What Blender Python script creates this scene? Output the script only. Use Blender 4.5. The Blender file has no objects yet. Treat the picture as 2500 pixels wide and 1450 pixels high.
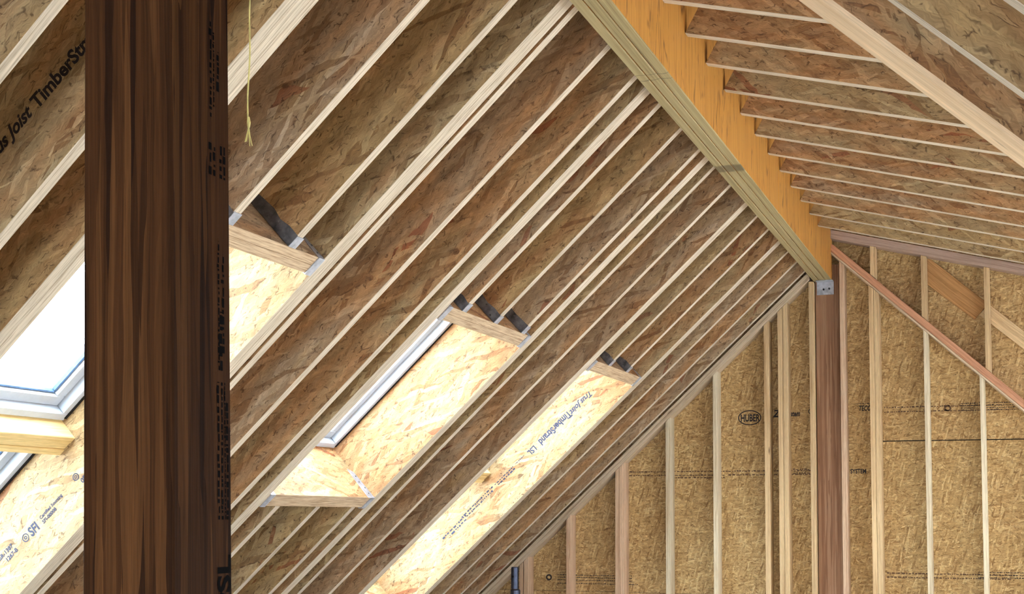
import bpy, bmesh, math, random
from mathutils import Vector, Matrix

random.seed(7)
scene = bpy.context.scene
C = scene.collection
H = 1.6                      # camera height above the floor; all z below are given relative to the camera

# ------------------------------------------------------------------ camera
YAW, PITCH, ROLL = 0.3487, 0.0751, 0.0037
fwd = Vector((-math.sin(YAW)*math.cos(PITCH), math.cos(YAW)*math.cos(PITCH), math.sin(PITCH)))
rgt = Vector((math.cos(YAW), math.sin(YAW), 0))
upv = rgt.cross(fwd)
r2 = math.cos(ROLL)*rgt + math.sin(ROLL)*upv
u2 = -math.sin(ROLL)*rgt + math.cos(ROLL)*upv
cam_d = bpy.data.cameras.new('camera')
cam_d.sensor_fit = 'HORIZONTAL'
cam_d.sensor_width = 36.0
cam_d.lens = 3202.36/2500*36.0
cam_d.shift_x = -(1322.24-1250)/2500
cam_d.shift_y = (1019.8-725)/2500
cam_d.clip_start = 0.05
cam = bpy.data.objects.new('camera', cam_d); C.objects.link(cam)
cam.matrix_world = Matrix(((r2.x, u2.x, -fwd.x, 0), (r2.y, u2.y, -fwd.y, 0), (r2.z, u2.z, -fwd.z, H), (0, 0, 0, 1)))
scene.camera = cam

# ------------------------------------------------------------------ world, daylight, exposure
world = bpy.data.worlds.new('world'); scene.world = world
world.use_nodes = True
bg = world.node_tree.nodes['Background']
bg.inputs[0].default_value = (0.70, 0.83, 1.0, 1)
bg.inputs[1].default_value = 72.0

def area(name, loc, rot, sx, sy, power, col):
    l = bpy.data.lights.new(name, 'AREA'); l.shape = 'RECTANGLE'; l.size = sx; l.size_y = sy
    l.energy = power; l.color = col
    o = bpy.data.objects.new(name, l); C.objects.link(o); o.location = loc; o.rotation_euler = rot
    return o
# daylight entering by the open back gable and by the dormer windows of the right wall
area('daylight_back_opening', (-1.4, -2.9, H-0.5), (math.radians(90), 0, 0), 1.7, 1.7, 6, (0.95, 0.98, 1.0))
area('daylight_dormer_windows', (2.52, 6.8, H-0.3), (0, math.radians(-90), math.radians(180)), 0.8, 5.2, 5, (0.95, 0.98, 1.0))

sun_d = bpy.data.lights.new('sun', 'SUN'); sun_d.energy = 260.0; sun_d.angle = math.radians(8); sun_d.color = (1.0, 0.98, 0.95)
sun = bpy.data.objects.new('sun', sun_d); C.objects.link(sun)
sun.rotation_euler = Vector((0.895, -0.02, -0.446)).to_track_quat('-Z', 'Y').to_euler()  # sun added so its floor bounce brightens the dormer rafters

vs = scene.view_settings
vs.view_transform = 'Standard'; vs.look = 'None'; vs.gamma = 1.0; vs.use_curve_mapping = False
vs.exposure = -1.28
scene.cycles.use_denoising = True
scene.cycles.max_bounces = 5
scene.cycles.diffuse_bounces = 3
scene.cycles.glossy_bounces = 2
scene.cycles.use_adaptive_sampling = True
scene.cycles.adaptive_threshold = 0.22
scene.cycles.adaptive_min_samples = 16

# ------------------------------------------------------------------ material helpers
def lin(c):
    out = []
    for v in c[:3]:
        v = v/255.0
        out.append(v/12.92 if v <= 0.04045 else ((v+0.055)/1.055)**2.4)
    return tuple(out)+(1.0,)

class NT:
    def __init__(self, name, rough=0.75, spec=0.25):
        self.m = bpy.data.materials.new(name); self.m.use_nodes = True
        self.t = self.m.node_tree
        self.b = self.t.nodes['Principled BSDF']
        self.dim = '3D'
        self.b.inputs['Roughness'].default_value = rough
        self.b.inputs['Specular IOR Level'].default_value = spec
    def n(self, typ, **kw):
        x = self.t.nodes.new(typ)
        for k, v in kw.items():
            setattr(x, k, v)
        return x
    def l(self, a, b):
        self.t.links.new(a, b)
    def coords(self, amount=17.0):
        tc = self.n('ShaderNodeTexCoord'); oi = self.n('ShaderNodeObjectInfo')
        mul = self.n('ShaderNodeVectorMath', operation='SCALE')
        mul.inputs[0].default_value = (amount, amount*0.37, amount*0.61)
        self.l(oi.outputs['Random'], mul.inputs['Scale'])
        add = self.n('ShaderNodeVectorMath', operation='ADD')
        self.l(tc.outputs['Object'], add.inputs[0]); self.l(mul.outputs[0], add.inputs[1])
        self.rand = oi.outputs['Random']
        return add.outputs[0]
    def tmap(self, vec, scale, rot=(0, 0, 0)):
        mp = self.n('ShaderNodeMapping', vector_type='TEXTURE')
        mp.inputs['Scale'].default_value = scale; mp.inputs['Rotation'].default_value = rot
        self.l(vec, mp.inputs['Vector'])
        return mp.outputs[0]
    def noise(self, vec, scale=1.0, detail=3.0, rough=0.55):
        x = self.n('ShaderNodeTexNoise', noise_dimensions=self.dim)
        x.inputs['Scale'].default_value = scale; x.inputs['Detail'].default_value = detail; x.inputs['Roughness'].default_value = rough
        self.l(vec, x.inputs['Vector'])
        return x
    def voro(self, vec, feature='F1', rnd=1.0):
        x = self.n('ShaderNodeTexVoronoi', feature=feature, voronoi_dimensions=self.dim)
        x.inputs['Scale'].default_value = 1.0; x.inputs['Randomness'].default_value = rnd
        self.l(vec, x.inputs['Vector'])
        return x
    def ramp(self, fac, stops, interp='LINEAR'):
        r = self.n('ShaderNodeValToRGB'); cr = r.color_ramp; cr.interpolation = interp
        while len(cr.elements) < len(stops):
            cr.elements.new(0.5)
        for e, (p, c) in zip(cr.elements, stops):
            e.position = p; e.color = c if len(c) == 4 else (*c, 1)
        self.l(fac, r.inputs[0])
        return r.outputs[0]
    def mix(self, fac, a, b, mode='MIX'):
        x = self.n('ShaderNodeMix', data_type='RGBA', blend_type=mode)
        for s, v in ((x.inputs[0], fac), (x.inputs[6], a), (x.inputs[7], b)):
            if isinstance(v, bpy.types.NodeSocket): self.l(v, s)
            else: s.default_value = v
        return x.outputs[2]
    def maprange(self, v, a, b, c=0.0, d=1.0):
        x = self.n('ShaderNodeMapRange')
        x.inputs[1].default_value = a; x.inputs[2].default_value = b; x.inputs[3].default_value = c; x.inputs[4].default_value = d
        self.l(v, x.inputs[0])
        return x.outputs[0]
    def math(self, op, a, b=0.0):
        x = self.n('ShaderNodeMath', operation=op)
        for s, v in ((x.inputs[0], a), (x.inputs[1], b)):
            if isinstance(v, bpy.types.NodeSocket): self.l(v, s)
            else: s.default_value = v
        return x.outputs[0]
    def sep(self, c):
        x = self.n('ShaderNodeSeparateColor'); self.l(c, x.inputs[0]); return x.outputs
    def bump(self, h, strength=0.3, dist=0.003):
        x = self.n('ShaderNodeBump'); x.inputs['Strength'].default_value = strength; x.inputs['Distance'].default_value = dist
        self.l(h, x.inputs['Height']); self.l(x.outputs[0], self.b.inputs['Normal'])
    def done(self, col):
        self.l(col, self.b.inputs['Base Color']); return self.m

def strand_board(name, stops, tints, slen, swid, angles, line=0.6, fleck=0.5, odd=0.0, speck=0.5):
    """pressed-strand board: layers of long flakes, each flake its own tone, dark broken flake edges"""
    k = NT(name, 0.7, 0.2)
    v3 = k.coords()
    sx = k.n('ShaderNodeSeparateXYZ'); k.l(v3, sx.inputs[0])
    cx = k.n('ShaderNodeCombineXYZ'); k.l(sx.outputs[0], cx.inputs[0]); k.l(sx.outputs[2], cx.inputs[1])
    v = cx.outputs[0]; k.dim = '2D'
    def warp(amount, scale):
        wn = k.noise(v, scale, 2.0)
        off = k.n('ShaderNodeVectorMath', operation='SUBTRACT'); k.l(wn.outputs['Color'], off.inputs[0]); off.inputs[1].default_value = (0.5, 0.5, 0.5)
        sc = k.n('ShaderNodeVectorMath', operation='SCALE'); sc.inputs['Scale'].default_value = amount; k.l(off.outputs[0], sc.inputs[0])
        ad = k.n('ShaderNodeVectorMath', operation='ADD'); k.l(v, ad.inputs[0]); k.l(sc.outputs[0], ad.inputs[1])
        return ad.outputs[0]
    vw = warp(swid*1.6, 6.0); vx = warp(swid*1.3, 24.0)
    col = None; edge = None
    for i, a in enumerate(angles):
        f = 1.0 if i == 0 else 0.8
        mv = k.tmap(vw, (slen*f, swid*f, 1.0), (0, 0, a))
        vo = k.voro(mv); s = k.sep(vo.outputs['Color'])
        c = k.ramp(s[0], stops)
        if i < 2:
            ed = k.voro(mv, 'DISTANCE_TO_EDGE').outputs['Distance']
            e = k.maprange(ed, 0.0, 0.035, 1.0, 0.0)
        else:
            e = k.maprange(vo.outputs['Distance'], 0.55, 0.75, 0.0, 0.7)
        if odd:
            c = k.mix(k.math('MULTIPLY', k.math('GREATER_THAN', s[2], 0.988), odd), c, lin((146, 92, 64)))
        if col is None:
            col, edge = c, e
        else:
            m = k.math('GREATER_THAN', s[1], 0.6)
            col = k.mix(m, col, c)
            x = k.n('ShaderNodeMix', data_type='FLOAT'); k.l(m, x.inputs[0]); k.l(edge, x.inputs[2]); k.l(e, x.inputs[3]); edge = x.outputs[0]
    # fine fibre streaks and soft mottling
    g = k.noise(k.tmap(vx, (slen*0.22, swid*0.13, 1.0)), 1.0, 3.0, 0.7).outputs['Fac']
    g2 = k.noise(k.tmap(vx, (slen*0.5, swid*1.1, 1.0)), 1.0, 4.0, 0.62).outputs['Fac']
    gr = k.math('MULTIPLY', k.maprange(g, 0.28, 0.72, 0.76, 1.22), k.maprange(g2, 0.3, 0.7, 0.80, 1.18))
    gc = k.n('ShaderNodeCombineColor')
    for q in range(3): k.l(gr, gc.inputs[q])
    col = k.mix(1.0, col, gc.outputs[0], 'MULTIPLY')
    # broken dark flake edges
    en = k.maprange(k.noise(v, 19.0, 3.0).outputs['Fac'], 0.5, 0.6, 0.0, 1.0)
    col = k.mix(k.math('MULTIPLY', k.math('MULTIPLY', edge, en), line), col, lin((66, 42, 24)))
    # short curled dark shreds
    sq = k.voro(k.tmap(vx, (swid*2.2, swid*0.55, 1.0), (0, 0, -0.25)), 'DISTANCE_TO_EDGE').outputs['Distance']
    sn = k.maprange(k.noise(v, 31.0, 2.0).outputs['Fac'], 0.57, 0.64, 0.0, 1.0)
    col = k.mix(k.math('MULTIPLY', k.math('MULTIPLY', k.maprange(sq, 0.0, 0.09, 1.0, 0.0), sn), speck), col, lin((60, 38, 22)))
    # pale and dark flecks
    fv = k.voro(k.tmap(vx, (swid*1.9, swid*0.36, 1.0), (0, 0, 0.2)))
    fs = k.sep(fv.outputs['Color'])
    fd = k.maprange(fv.outputs['Distance'], 0.15, 0.4, 1.0, 0.0)
    col = k.mix(k.math('MULTIPLY', k.math('MULTIPLY', k.math('GREATER_THAN', fs[1], 0.93), fd), fleck), col, lin((64, 42, 26)))
    col = k.mix(k.math('MULTIPLY', k.math('MULTIPLY', k.math('LESS_THAN', fs[1], 0.06), fd), fleck*0.5), col, lin((214, 188, 150)))
    # board-to-board tone and broad cloudiness
    cl = k.noise(k.tmap(v, (0.5, 0.13, 1.0)), 1.0, 2.0).outputs['Fac']
    mixv = k.math('ADD', k.math('MULTIPLY', k.rand, 0.62), k.math('MULTIPLY', cl, 0.5))
    t = k.ramp(mixv, tints)
    col = k.mix(1.0, col, t, 'MULTIPLY')
    return k.done(col)

def lumber(name, base, dark, knot=0.6, glen=0.9, gw=0.012, rough=0.7, var=0.12):
    """sawn lumber, grain along local X"""
    k = NT(name, rough, 0.25)
    v = k.coords()
    wn = k.noise(k.tmap(v, (0.6, 0.2, 0.2)), 1.0, 2.0).outputs['Color']
    ad = k.n('ShaderNodeVectorMath', operation='MULTIPLY_ADD'); k.l(wn, ad.inputs[0]); ad.inputs[1].default_value = (0.0, 0.03, 0.03); k.l(v, ad.inputs[2])
    g = k.noise(k.tmap(ad.outputs[0], (glen, gw, gw)), 1.0, 3.0, 0.6).outputs['Fac']
    col = k.ramp(g, [(0.28, lin(dark)), (0.52, lin(base)), (0.8, lin(tuple(min(255, x*1.12) for x in base)))])
    f = k.noise(k.tmap(v, (0.05, 0.0025, 0.0025)), 1.0, 2.0).outputs['Fac']
    fr = k.maprange(f, 0.3, 0.7, 0.86, 1.1)
    cc = k.n('ShaderNodeCombineColor')
    for q in range(3): k.l(fr, cc.inputs[q])
    col = k.mix(1.0, col, cc.outputs[0], 'MULTIPLY')
    kv = k.voro(k.tmap(v, (0.34, 0.09, 0.09)))
    ks = k.sep(kv.outputs['Color'])
    km = k.math('MULTIPLY', k.math('GREATER_THAN', ks[2], 0.62), k.maprange(kv.outputs['Distance'], 0.05, 0.12, 1.0, 0.0))
    col = k.mix(k.math('MULTIPLY', km, knot), col, lin((84, 50, 26)))
    tr = k.maprange(k.rand, 0, 1, 1.0-var, 1.0+var)
    tc = k.n('ShaderNodeCombineColor'); k.l(tr, tc.inputs[0]); k.l(tr, tc.inputs[1]); k.l(k.math('MULTIPLY', tr, 0.98), tc.inputs[2])
    col = k.mix(1.0, col, tc.outputs[0], 'MULTIPLY')
    return k.done(col)

def psl(name, stops, lo=0.62, hi=1.3, crack=0.8):
    """parallel-strand post, strands along local Z"""
    k = NT(name, 0.8, 0.08)
    v = k.coords(3.0)
    wn = k.noise(k.tmap(v, (0.05, 0.05, 0.5)), 1.0, 2.0).outputs['Color']
    ad = k.n('ShaderNodeVectorMath', operation='MULTIPLY_ADD'); k.l(wn, ad.inputs[0]); ad.inputs[1].default_value = (0.02, 0.02, 0.0); k.l(v, ad.inputs[2])
    vo = k.voro(k.tmap(ad.outputs[0], (0.013, 0.013, 0.6)))
    s = k.sep(vo.outputs['Color'])
    col = k.ramp(s[0], stops)
    g = k.noise(k.tmap(ad.outputs[0], (0.004, 0.004, 0.35)), 1.0, 4.0, 0.65).outputs['Fac']
    gr = k.maprange(g, 0.3, 0.7, lo, hi)
    cc = k.n('ShaderNodeCombineColor')
    for q in range(3): k.l(gr, cc.inputs[q])
    col = k.mix(1.0, col, cc.outputs[0], 'MULTIPLY')
    cr = k.voro(k.tmap(ad.outputs[0], (0.022, 0.022, 0.2)))
    cs = k.sep(cr.outputs['Color'])
    cm = k.math('MULTIPLY', k.math('GREATER_THAN', cs[1], 0.72), k.maprange(cr.outputs['Distance'], 0.03, 0.2, 1.0, 0.0))
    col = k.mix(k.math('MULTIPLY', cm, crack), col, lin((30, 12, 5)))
    k.bump(g, 0.35, 0.003)
    return k.done(col)

def plain(name, rgb, rough=0.6, metal=0.0, spec=0.4, nz=0.12, nscale=30):
    k = NT(name, rough, spec); k.b.inputs['Metallic'].default_value = metal
    v = k.coords()
    n = k.noise(v, nscale, 3.0).outputs['Fac']
    a = tuple(max(0, x*(1-nz)) for x in rgb); b = tuple(min(255, x*(1+nz)) for x in rgb)
    return k.done(k.ramp(n, [(0.3, lin(a)), (0.7, lin(b))]))

LSL = [(0.0, lin((144, 114, 83))), (0.15, lin((168, 140, 108))), (0.5, lin((176, 149, 116))), (0.85, lin((183, 157, 124))), (1.0, lin((198, 174, 142)))]
TINT = [(0.12, lin((236, 200, 168))), (0.32, lin((240, 228, 196))), (0.5, lin((236, 232, 214))), (0.66, lin((244, 212, 180))), (0.82, lin((232, 226, 222))), (0.97, lin((240, 224, 190)))]
M = {}
M['lsl'] = strand_board('lsl_face', LSL, TINT, 0.26, 0.030, (0.0, 0.36, -0.45), 0.8, 0.55, 0.75, 0.75)
M['lsl_edge'] = lumber('lsl_edge', (196, 178, 154), (154, 134, 110), 0.0, 0.22, 0.006, 0.7, 0.06)
M['header_edge'] = lumber('header_edge', (188, 160, 128), (138, 106, 76), 0.0, 0.16, 0.006, 0.75, 0.05)
OSB = [(0.0, lin((142, 112, 76))), (0.2, lin((172, 143, 102))), (0.7, lin((186, 158, 116))), (1.0, lin((210, 186, 146)))]
OT = [(0.0, lin((255, 246, 224))), (1.0, lin((250, 236, 214)))]
M['osb'] = strand_board('wall_osb', OSB, OT, 0.075, 0.0135, (0.05, 0.45, -0.6, 0.15, 1.3), 0.45, 0.75, 0.0, 0.9)
M['deck'] = strand_board('roof_deck_osb', OSB, OT, 0.11, 0.017, (0.3, 1.3), 0.5, 0.4)
M['stud_white'] = lumber('stud_pale', (214, 196, 164), (186, 160, 124), 0.75)
M['stud_tan'] = lumber('stud_tan', (204, 172, 128), (170, 134, 92), 0.75)
M['stud_pink'] = lumber('stud_pink', (206, 172, 140), (174, 134, 102), 0.7)
M['plate_orange'] = lumber('plate_orange', (194, 140, 106), (164, 108, 76), 0.4)
M['plate_mauve'] = lumber('plate_mauve', (172, 144, 126), (140, 112, 96), 0.5)
M['plate_grey'] = lumber('plate_grey', (198, 174, 144), (160, 132, 102), 0.5)
M['brace'] = lumber('brace_board', (190, 140, 88), (156, 108, 62), 0.7)
M['peach'] = lumber('peach_timber', (214, 182, 146), (192, 154, 114), 0.9, 1.4, 0.035, 0.6, 0.02)
M['block'] = lumber('yellow_blocking', (226, 196, 136), (200, 160, 96), 0.4)
M['steel'] = plain('galvanised_steel', (178, 178, 182), 0.45, 0.6)
M['steel_dark'] = plain('dull_hanger_steel', (92, 88, 86), 0.6, 0.4, 0.4, 0.35, 22)
M['pipe'] = plain('dark_steel_pipe', (70, 74, 88), 0.4, 0.8)
M['hole'] = plain('black_recess', (14, 12, 12), 0.9)
M['ink'] = plain('stamp_ink', (34, 26, 28), 0.8)
M['ink_black'] = plain('post_ink', (9, 8, 8), 0.9, 0.0, 0.05)
M['ink_grey'] = plain('stamp_ink_grey', (44, 46, 62), 0.8)
M['ink_faint'] = plain('stamp_ink_faint', (92, 66, 44), 0.8)
M['pvc'] = plain('white_pvc', (200, 208, 218), 0.35, 0.0, 0.5, 0.02)
M['gasket'] = plain('gasket_rubber', (70, 92, 118), 0.6)
M['string'] = plain('yellow_string', (206, 190, 116), 0.8)
M['floor'] = plain('neutral_floor', (176, 173, 168), 0.8, 0, 0.2, 0.1, 6)  # neutral grey, chosen to keep light bounced off the unseen floor uncoloured
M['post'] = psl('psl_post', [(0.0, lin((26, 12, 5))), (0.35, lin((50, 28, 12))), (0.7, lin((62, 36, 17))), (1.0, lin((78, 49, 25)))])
M['wall_post'] = psl('psl_wall_post', [(0.0, lin((122, 86, 62))), (0.4, lin((138, 100, 74))), (1.0, lin((158, 120, 92)))], 0.84, 1.14, 0.35)

def beam_under():
    k = NT('beam_underside', 0.75, 0.2)
    v = k.coords(0.0)
    g = k.noise(k.tmap(v, (1.2, 0.012, 0.012)), 1.0, 4.0, 0.65).outputs['Fac']
    col = k.ramp(g, [(0.25, lin((108, 88, 56))), (0.45, lin((146, 127, 88))), (0.6, lin((160, 140, 100))), (0.8, lin((164, 151, 104)))])
    s = k.n('ShaderNodeSeparateXYZ'); k.l(v, s.inputs[0])
    # dark water stain across the beam where two lengths meet, and two pencil lines
    nz = k.noise(v, 9.0, 3.0).outputs['Fac']
    xs = k.math('ADD', s.outputs[0], k.math('MULTIPLY', nz, 0.08))
    d = k.math('ABSOLUTE', k.math('SUBTRACT', xs, 9.86))
    st = k.maprange(d, 0.05, 0.085, 0.7, 0.0)
    col = k.mix(st, col, lin((70, 56, 36)))
    for x0 in (8.25, 8.31):
        dd = k.math('ABSOLUTE', k.math('SUBTRACT', xs, x0+0.03))
        col = k.mix(k.maprange(dd, 0.002, 0.006, 0.55, 0.0), col, lin((62, 58, 44)))
    return k.done(col)
def beam_side():
    k = NT('beam_orange_side', 0.5, 0.3)
    v = k.coords(0.0)
    g = k.noise(k.tmap(v, (0.012, 1, 0.5)), 1.0, 4.0, 0.6).outputs['Fac']
    col = k.ramp(g, [(0.3, lin((178, 120, 50))), (0.55, lin((200, 140, 64))), (0.8, lin((210, 152, 78)))])
    c = k.voro(k.tmap(v, (0.055, 1, 0.22)))
    cs = k.sep(c.outputs['Color'])
    e = k.voro(k.tmap(v, (0.07, 1, 0.6)), 'DISTANCE_TO_EDGE').outputs['Distance']
    n2 = k.maprange(k.noise(k.tmap(v, (0.06, 1, 0.1)), 1.0, 2.0).outputs['Fac'], 0.44, 0.56)
    cm = k.math('MULTIPLY', k.maprange(e, 0.0, 0.045, 1.0, 0.0), n2)
    col = k.mix(k.math('MULTIPLY', cm, 0.8), col, lin((96, 52, 18)))
    return k.done(col)
M['beam_under'] = beam_under(); M['beam_side'] = beam_side()

def glass():
    m = bpy.data.materials.new('skylight_glass'); m.use_nodes = True
    t = m.node_tree; t.nodes.clear()
    o = t.nodes.new('ShaderNodeOutputMaterial'); tr = t.nodes.new('ShaderNodeBsdfTransparent'); gl = t.nodes.new('ShaderNodeBsdfGlossy')
    gl.inputs['Roughness'].default_value = 0.02; tr.inputs[0].default_value = (0.93, 0.97, 0.98, 1)
    mx = t.nodes.new('ShaderNodeMixShader'); mx.inputs[0].default_value = 0.06
    t.links.new(tr.outputs[0], mx.inputs[1]); t.links.new(gl.outputs[0], mx.inputs[2]); t.links.new(mx.outputs[0], o.inputs[0])
    return m
M['glass'] = glass()

# ------------------------------------------------------------------ geometry helpers
def W(x, y, z):
    return Vector((x, y, z+H))
def mat4(o, ax, ay, az):
    return Matrix(((ax[0], ay[0], az[0], o[0]), (ax[1], ay[1], az[1], o[1]), (ax[2], ay[2], az[2], o[2]), (0, 0, 0, 1)))

def mesh_from(name, verts, faces, slots=None):
    me = bpy.data.meshes.new(name); me.from_pydata(verts, [], faces)
    bm = bmesh.new(); bm.from_mesh(me)
    bmesh.ops.recalc_face_normals(bm, faces=bm.faces); bm.to_mesh(me); bm.free()
    if slots:
        for p in me.polygons:
            p.material_index = slots(p)
    return me

def add(name, me, mats, M4=None, parent=None, bevel=0.0):
    o = bpy.data.objects.new(name, me); C.objects.link(o)
    for m in mats: me.materials.append(M[m] if isinstance(m, str) else m)
    if parent is not None:
        o.parent = parent
        if M4 is not None: o.matrix_parent_inverse = Matrix.Identity(4); o.matrix_local = parent_inv(parent) @ M4
    elif M4 is not None:
        o.matrix_world = M4
    if bevel:
        b = o.modifiers.new('eased_edges', 'BEVEL'); b.width = bevel; b.segments = 1; b.limit_method = 'ANGLE'
    return o
WM = {}
def parent_inv(p):
    return WM[p.name].inverted()
def tag(o, label=None, cat=None, group=None, kind=None):
    if label: o['label'] = label
    if cat: o['category'] = cat
    if group: o['group'] = group
    if kind: o['kind'] = kind
    return o
def empty(name, M4):
    o = bpy.data.objects.new(name, None); C.objects.link(o); o.matrix_world = M4; o.empty_display_size = 0.1
    WM[o.name] = M4.copy(); return o
def put(name, me, mats, M4, parent=None, bevel=0.0):
    o = add(name, me, mats, M4, parent, bevel); WM[o.name] = M4.copy(); return o

def prism(name, prof, t0, t1):
    """profile in local XZ, extruded along local Y; broad faces slot 0, edges slot 1"""
    n = len(prof)
    v = [(x, t0, z) for x, z in prof]+[(x, t1, z) for x, z in prof]
    f = [tuple(range(n)), tuple(range(2*n-1, n-1, -1))]+[(i, (i+1) % n, (i+1) % n+n, i+n) for i in range(n)]
    return mesh_from(name, v, f, lambda p: 0 if abs(p.normal.y) > 0.9 else 1)
def boxm(name, x0, x1, y0, y1, z0, z1):
    return prism(name, [(x0, z0), (x1, z0), (x1, z1), (x0, z1)], y0, y1)
def boxes(name, lst):
    v, f = [], []
    for (x0, x1, y0, y1, z0, z1) in lst:
        b = len(v)
        v += [(x0, y0, z0), (x1, y0, z0), (x1, y1, z0), (x0, y1, z0), (x0, y0, z1), (x1, y0, z1), (x1, y1, z1), (x0, y1, z1)]
        f += [tuple(b+i for i in q) for q in ((0, 3, 2, 1), (4, 5, 6, 7), (0, 1, 5, 4), (1, 2, 6, 5), (2, 3, 7, 6), (3, 0, 4, 7))]
    return mesh_from(name, v, f)
def tube(name, pts, r, seg=12, cap=True):
    v, f = [], []
    for i, p in enumerate(pts):
        p = Vector(p)
        d = (Vector(pts[min(i+1, len(pts)-1)])-Vector(pts[max(i-1, 0)])).normalized()
        a = d.orthogonal().normalized(); b = d.cross(a)
        rr = r[i] if isinstance(r, (list, tuple)) else r
        for k in range(seg):
            t = 2*math.pi*k/seg
            v.append(tuple(p+rr*(math.cos(t)*a+math.sin(t)*b)))
    # keep rings untwisted by using a common frame for straight tubes
    for i in range(len(pts)-1):
        for k in range(seg):
            f.append((i*seg+k, i*seg+(k+1) % seg, (i+1)*seg+(k+1) % seg, (i+1)*seg+k))
    if cap:
        f.append(tuple(range(seg))); f.append(tuple((len(pts)-1)*seg+k for k in range(seg)))
    return mesh_from(name, v, f)

def text_obj(s, size, mat, M4, parent, name='printed_lettering', shear=0.0, stretch=1.0, space=1.0):
    cu = bpy.data.curves.new('t', 'FONT'); cu.body = s; cu.size = size; cu.shear = shear; cu.space_character = space
    cu.align_x = 'LEFT'; cu.align_y = 'BOTTOM_BASELINE'; cu.resolution_u = 3; cu.offset = 0.032*size
    to = bpy.data.objects.new('t', cu); C.objects.link(to)
    dg = bpy.context.evaluated_depsgraph_get(); dg.update()
    me = bpy.data.meshes.new_from_object(to.evaluated_get(dg)); me.name = name
    bpy.data.objects.remove(to); bpy.data.curves.remove(cu)
    me.materials.clear()
    for v in me.vertices: v.co.x *= stretch
    return put(name, me, [mat], M4, parent)
def bars(rows, mat, M4, parent, name='printed_marks', seed=1):
    """illegible small print: broken ink dashes; rows = (x0, x1, y, height)"""
    rnd = random.Random(seed); v, f = [], []
    for (x0, x1, y, h) in rows:
        x = x0
        while x < x1:
            w = rnd.uniform(0.5, 2.2)*h
            yy = y+rnd.uniform(-0.1, 0.1)*h; hh = h*rnd.uniform(0.5, 1.0)
            b = len(v); v += [(x, yy, 0), (min(x+w, x1), yy, 0), (min(x+w, x1), yy+hh, 0), (x, yy+hh, 0)]; f.append((b, b+1, b+2, b+3))
            x += w+rnd.uniform(0.25, 0.9)*h
    me = bpy.data.meshes.new(name); me.from_pydata(v, [], f)
    o = put(name, me, [mat], M4, parent); o['kind'] = 'stuff'
    return o

# ------------------------------------------------------------------ roof geometry
PHI, PHI2, PHI3 = 0.7510, 0.2535, 0.7399
cL, sL = math.cos(PHI), math.sin(PHI)
LX, LZ = -1.6972, 1.7695                      # a point of the plane of the left rafters' undersides
U = Vector((cL, 0, sL)); NL = Vector((-sL, 0, cL)); YA = Vector((0, 1, 0))
c2, s2 = math.cos(PHI2), math.sin(PHI2); S2 = Vector((c2, 0, -s2)); N2 = Vector((s2, 0, c2)); RX, RZ = -1.3571, 2.1386
c3, s3 = math.cos(PHI3), math.sin(PHI3); S3 = Vector((c3, 0, -s3)); N3 = Vector((s3, 0, c3)); OX, OZ = -1.2561, 1.9805
XBL, XBR, ZB, ZT = -1.489, -1.345, 1.859, 2.50   # ridge beam faces
DEP = 0.406
WALL = 10.33                                  # stud face of the gable wall
XE = -4.85                                    # left eave wall face
PL = 0.0445
def LP(s, y, n=0.0):                          # point on the left slope: s down the slope, n above the undersides
    return W(LX-s*cL-n*sL, y, LZ-s*sL+n*cL)
def s_at_x(x, n): return (LX-x-n*sL)/cL
GAP = 0.0015

# ------------------------------------------------------------------ setting: shell of the room
st = lambda o: tag(o, kind='structure')
floor = st(put('floor', boxm('floor', -5.4, 3.0, -3.2, 10.7, -0.05, 0), ['floor', 'floor'], Matrix.Identity(4)))
tag(floor, 'neutral grey subfloor of the unfinished loft', 'floor')
wl = st(put('wall_left', boxm('wall_left', XE-0.12, XE-0.004, -3.0, 10.6, 0.002, H-0.63), ['osb', 'osb'], Matrix.Identity(4)))
tag(wl, 'low strand-board eave wall under the left slope', 'wall')
# right dormer wall with three window openings
zt = RZ-(2.62-RX)*math.tan(PHI2)-0.02+H
wins = [(4.2, 5.2), (6.2, 7.2), (8.4, 9.4)]
lst = [(2.62, 2.74, 3.25, 10.6, 0.002, H-0.75), (2.62, 2.74, 3.25, 10.6, H+0.15, zt)]
ys = [3.25]+[q for w in wins for q in w]+[10.6]
for i in range(0, len(ys), 2): lst.append((2.62, 2.74, ys[i], ys[i+1], H-0.75, H+0.15))
wr = st(put('wall_right', boxes('wall_right', lst), ['osb'], Matrix.Identity(4)))
tag(wr, 'dormer side wall with three window openings', 'wall')
lst = [(-5.3, -2.3, -3.12, -3.0, 0, H+1.0), (-0.5, 2.9, -3.12, -3.0, 0, H+1.0), (-2.3, -0.5, -3.12, -3.0, H+0.3, H+1.0), (-5.3, 2.9, -3.12, -3.0, H+1.0, H+3.0)]
wb = st(put('wall_back', boxes('wall_back', lst), ['osb'], Matrix.Identity(4)))
tag(wb, 'back gable wall with a wide doorway opening', 'wall')

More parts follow.
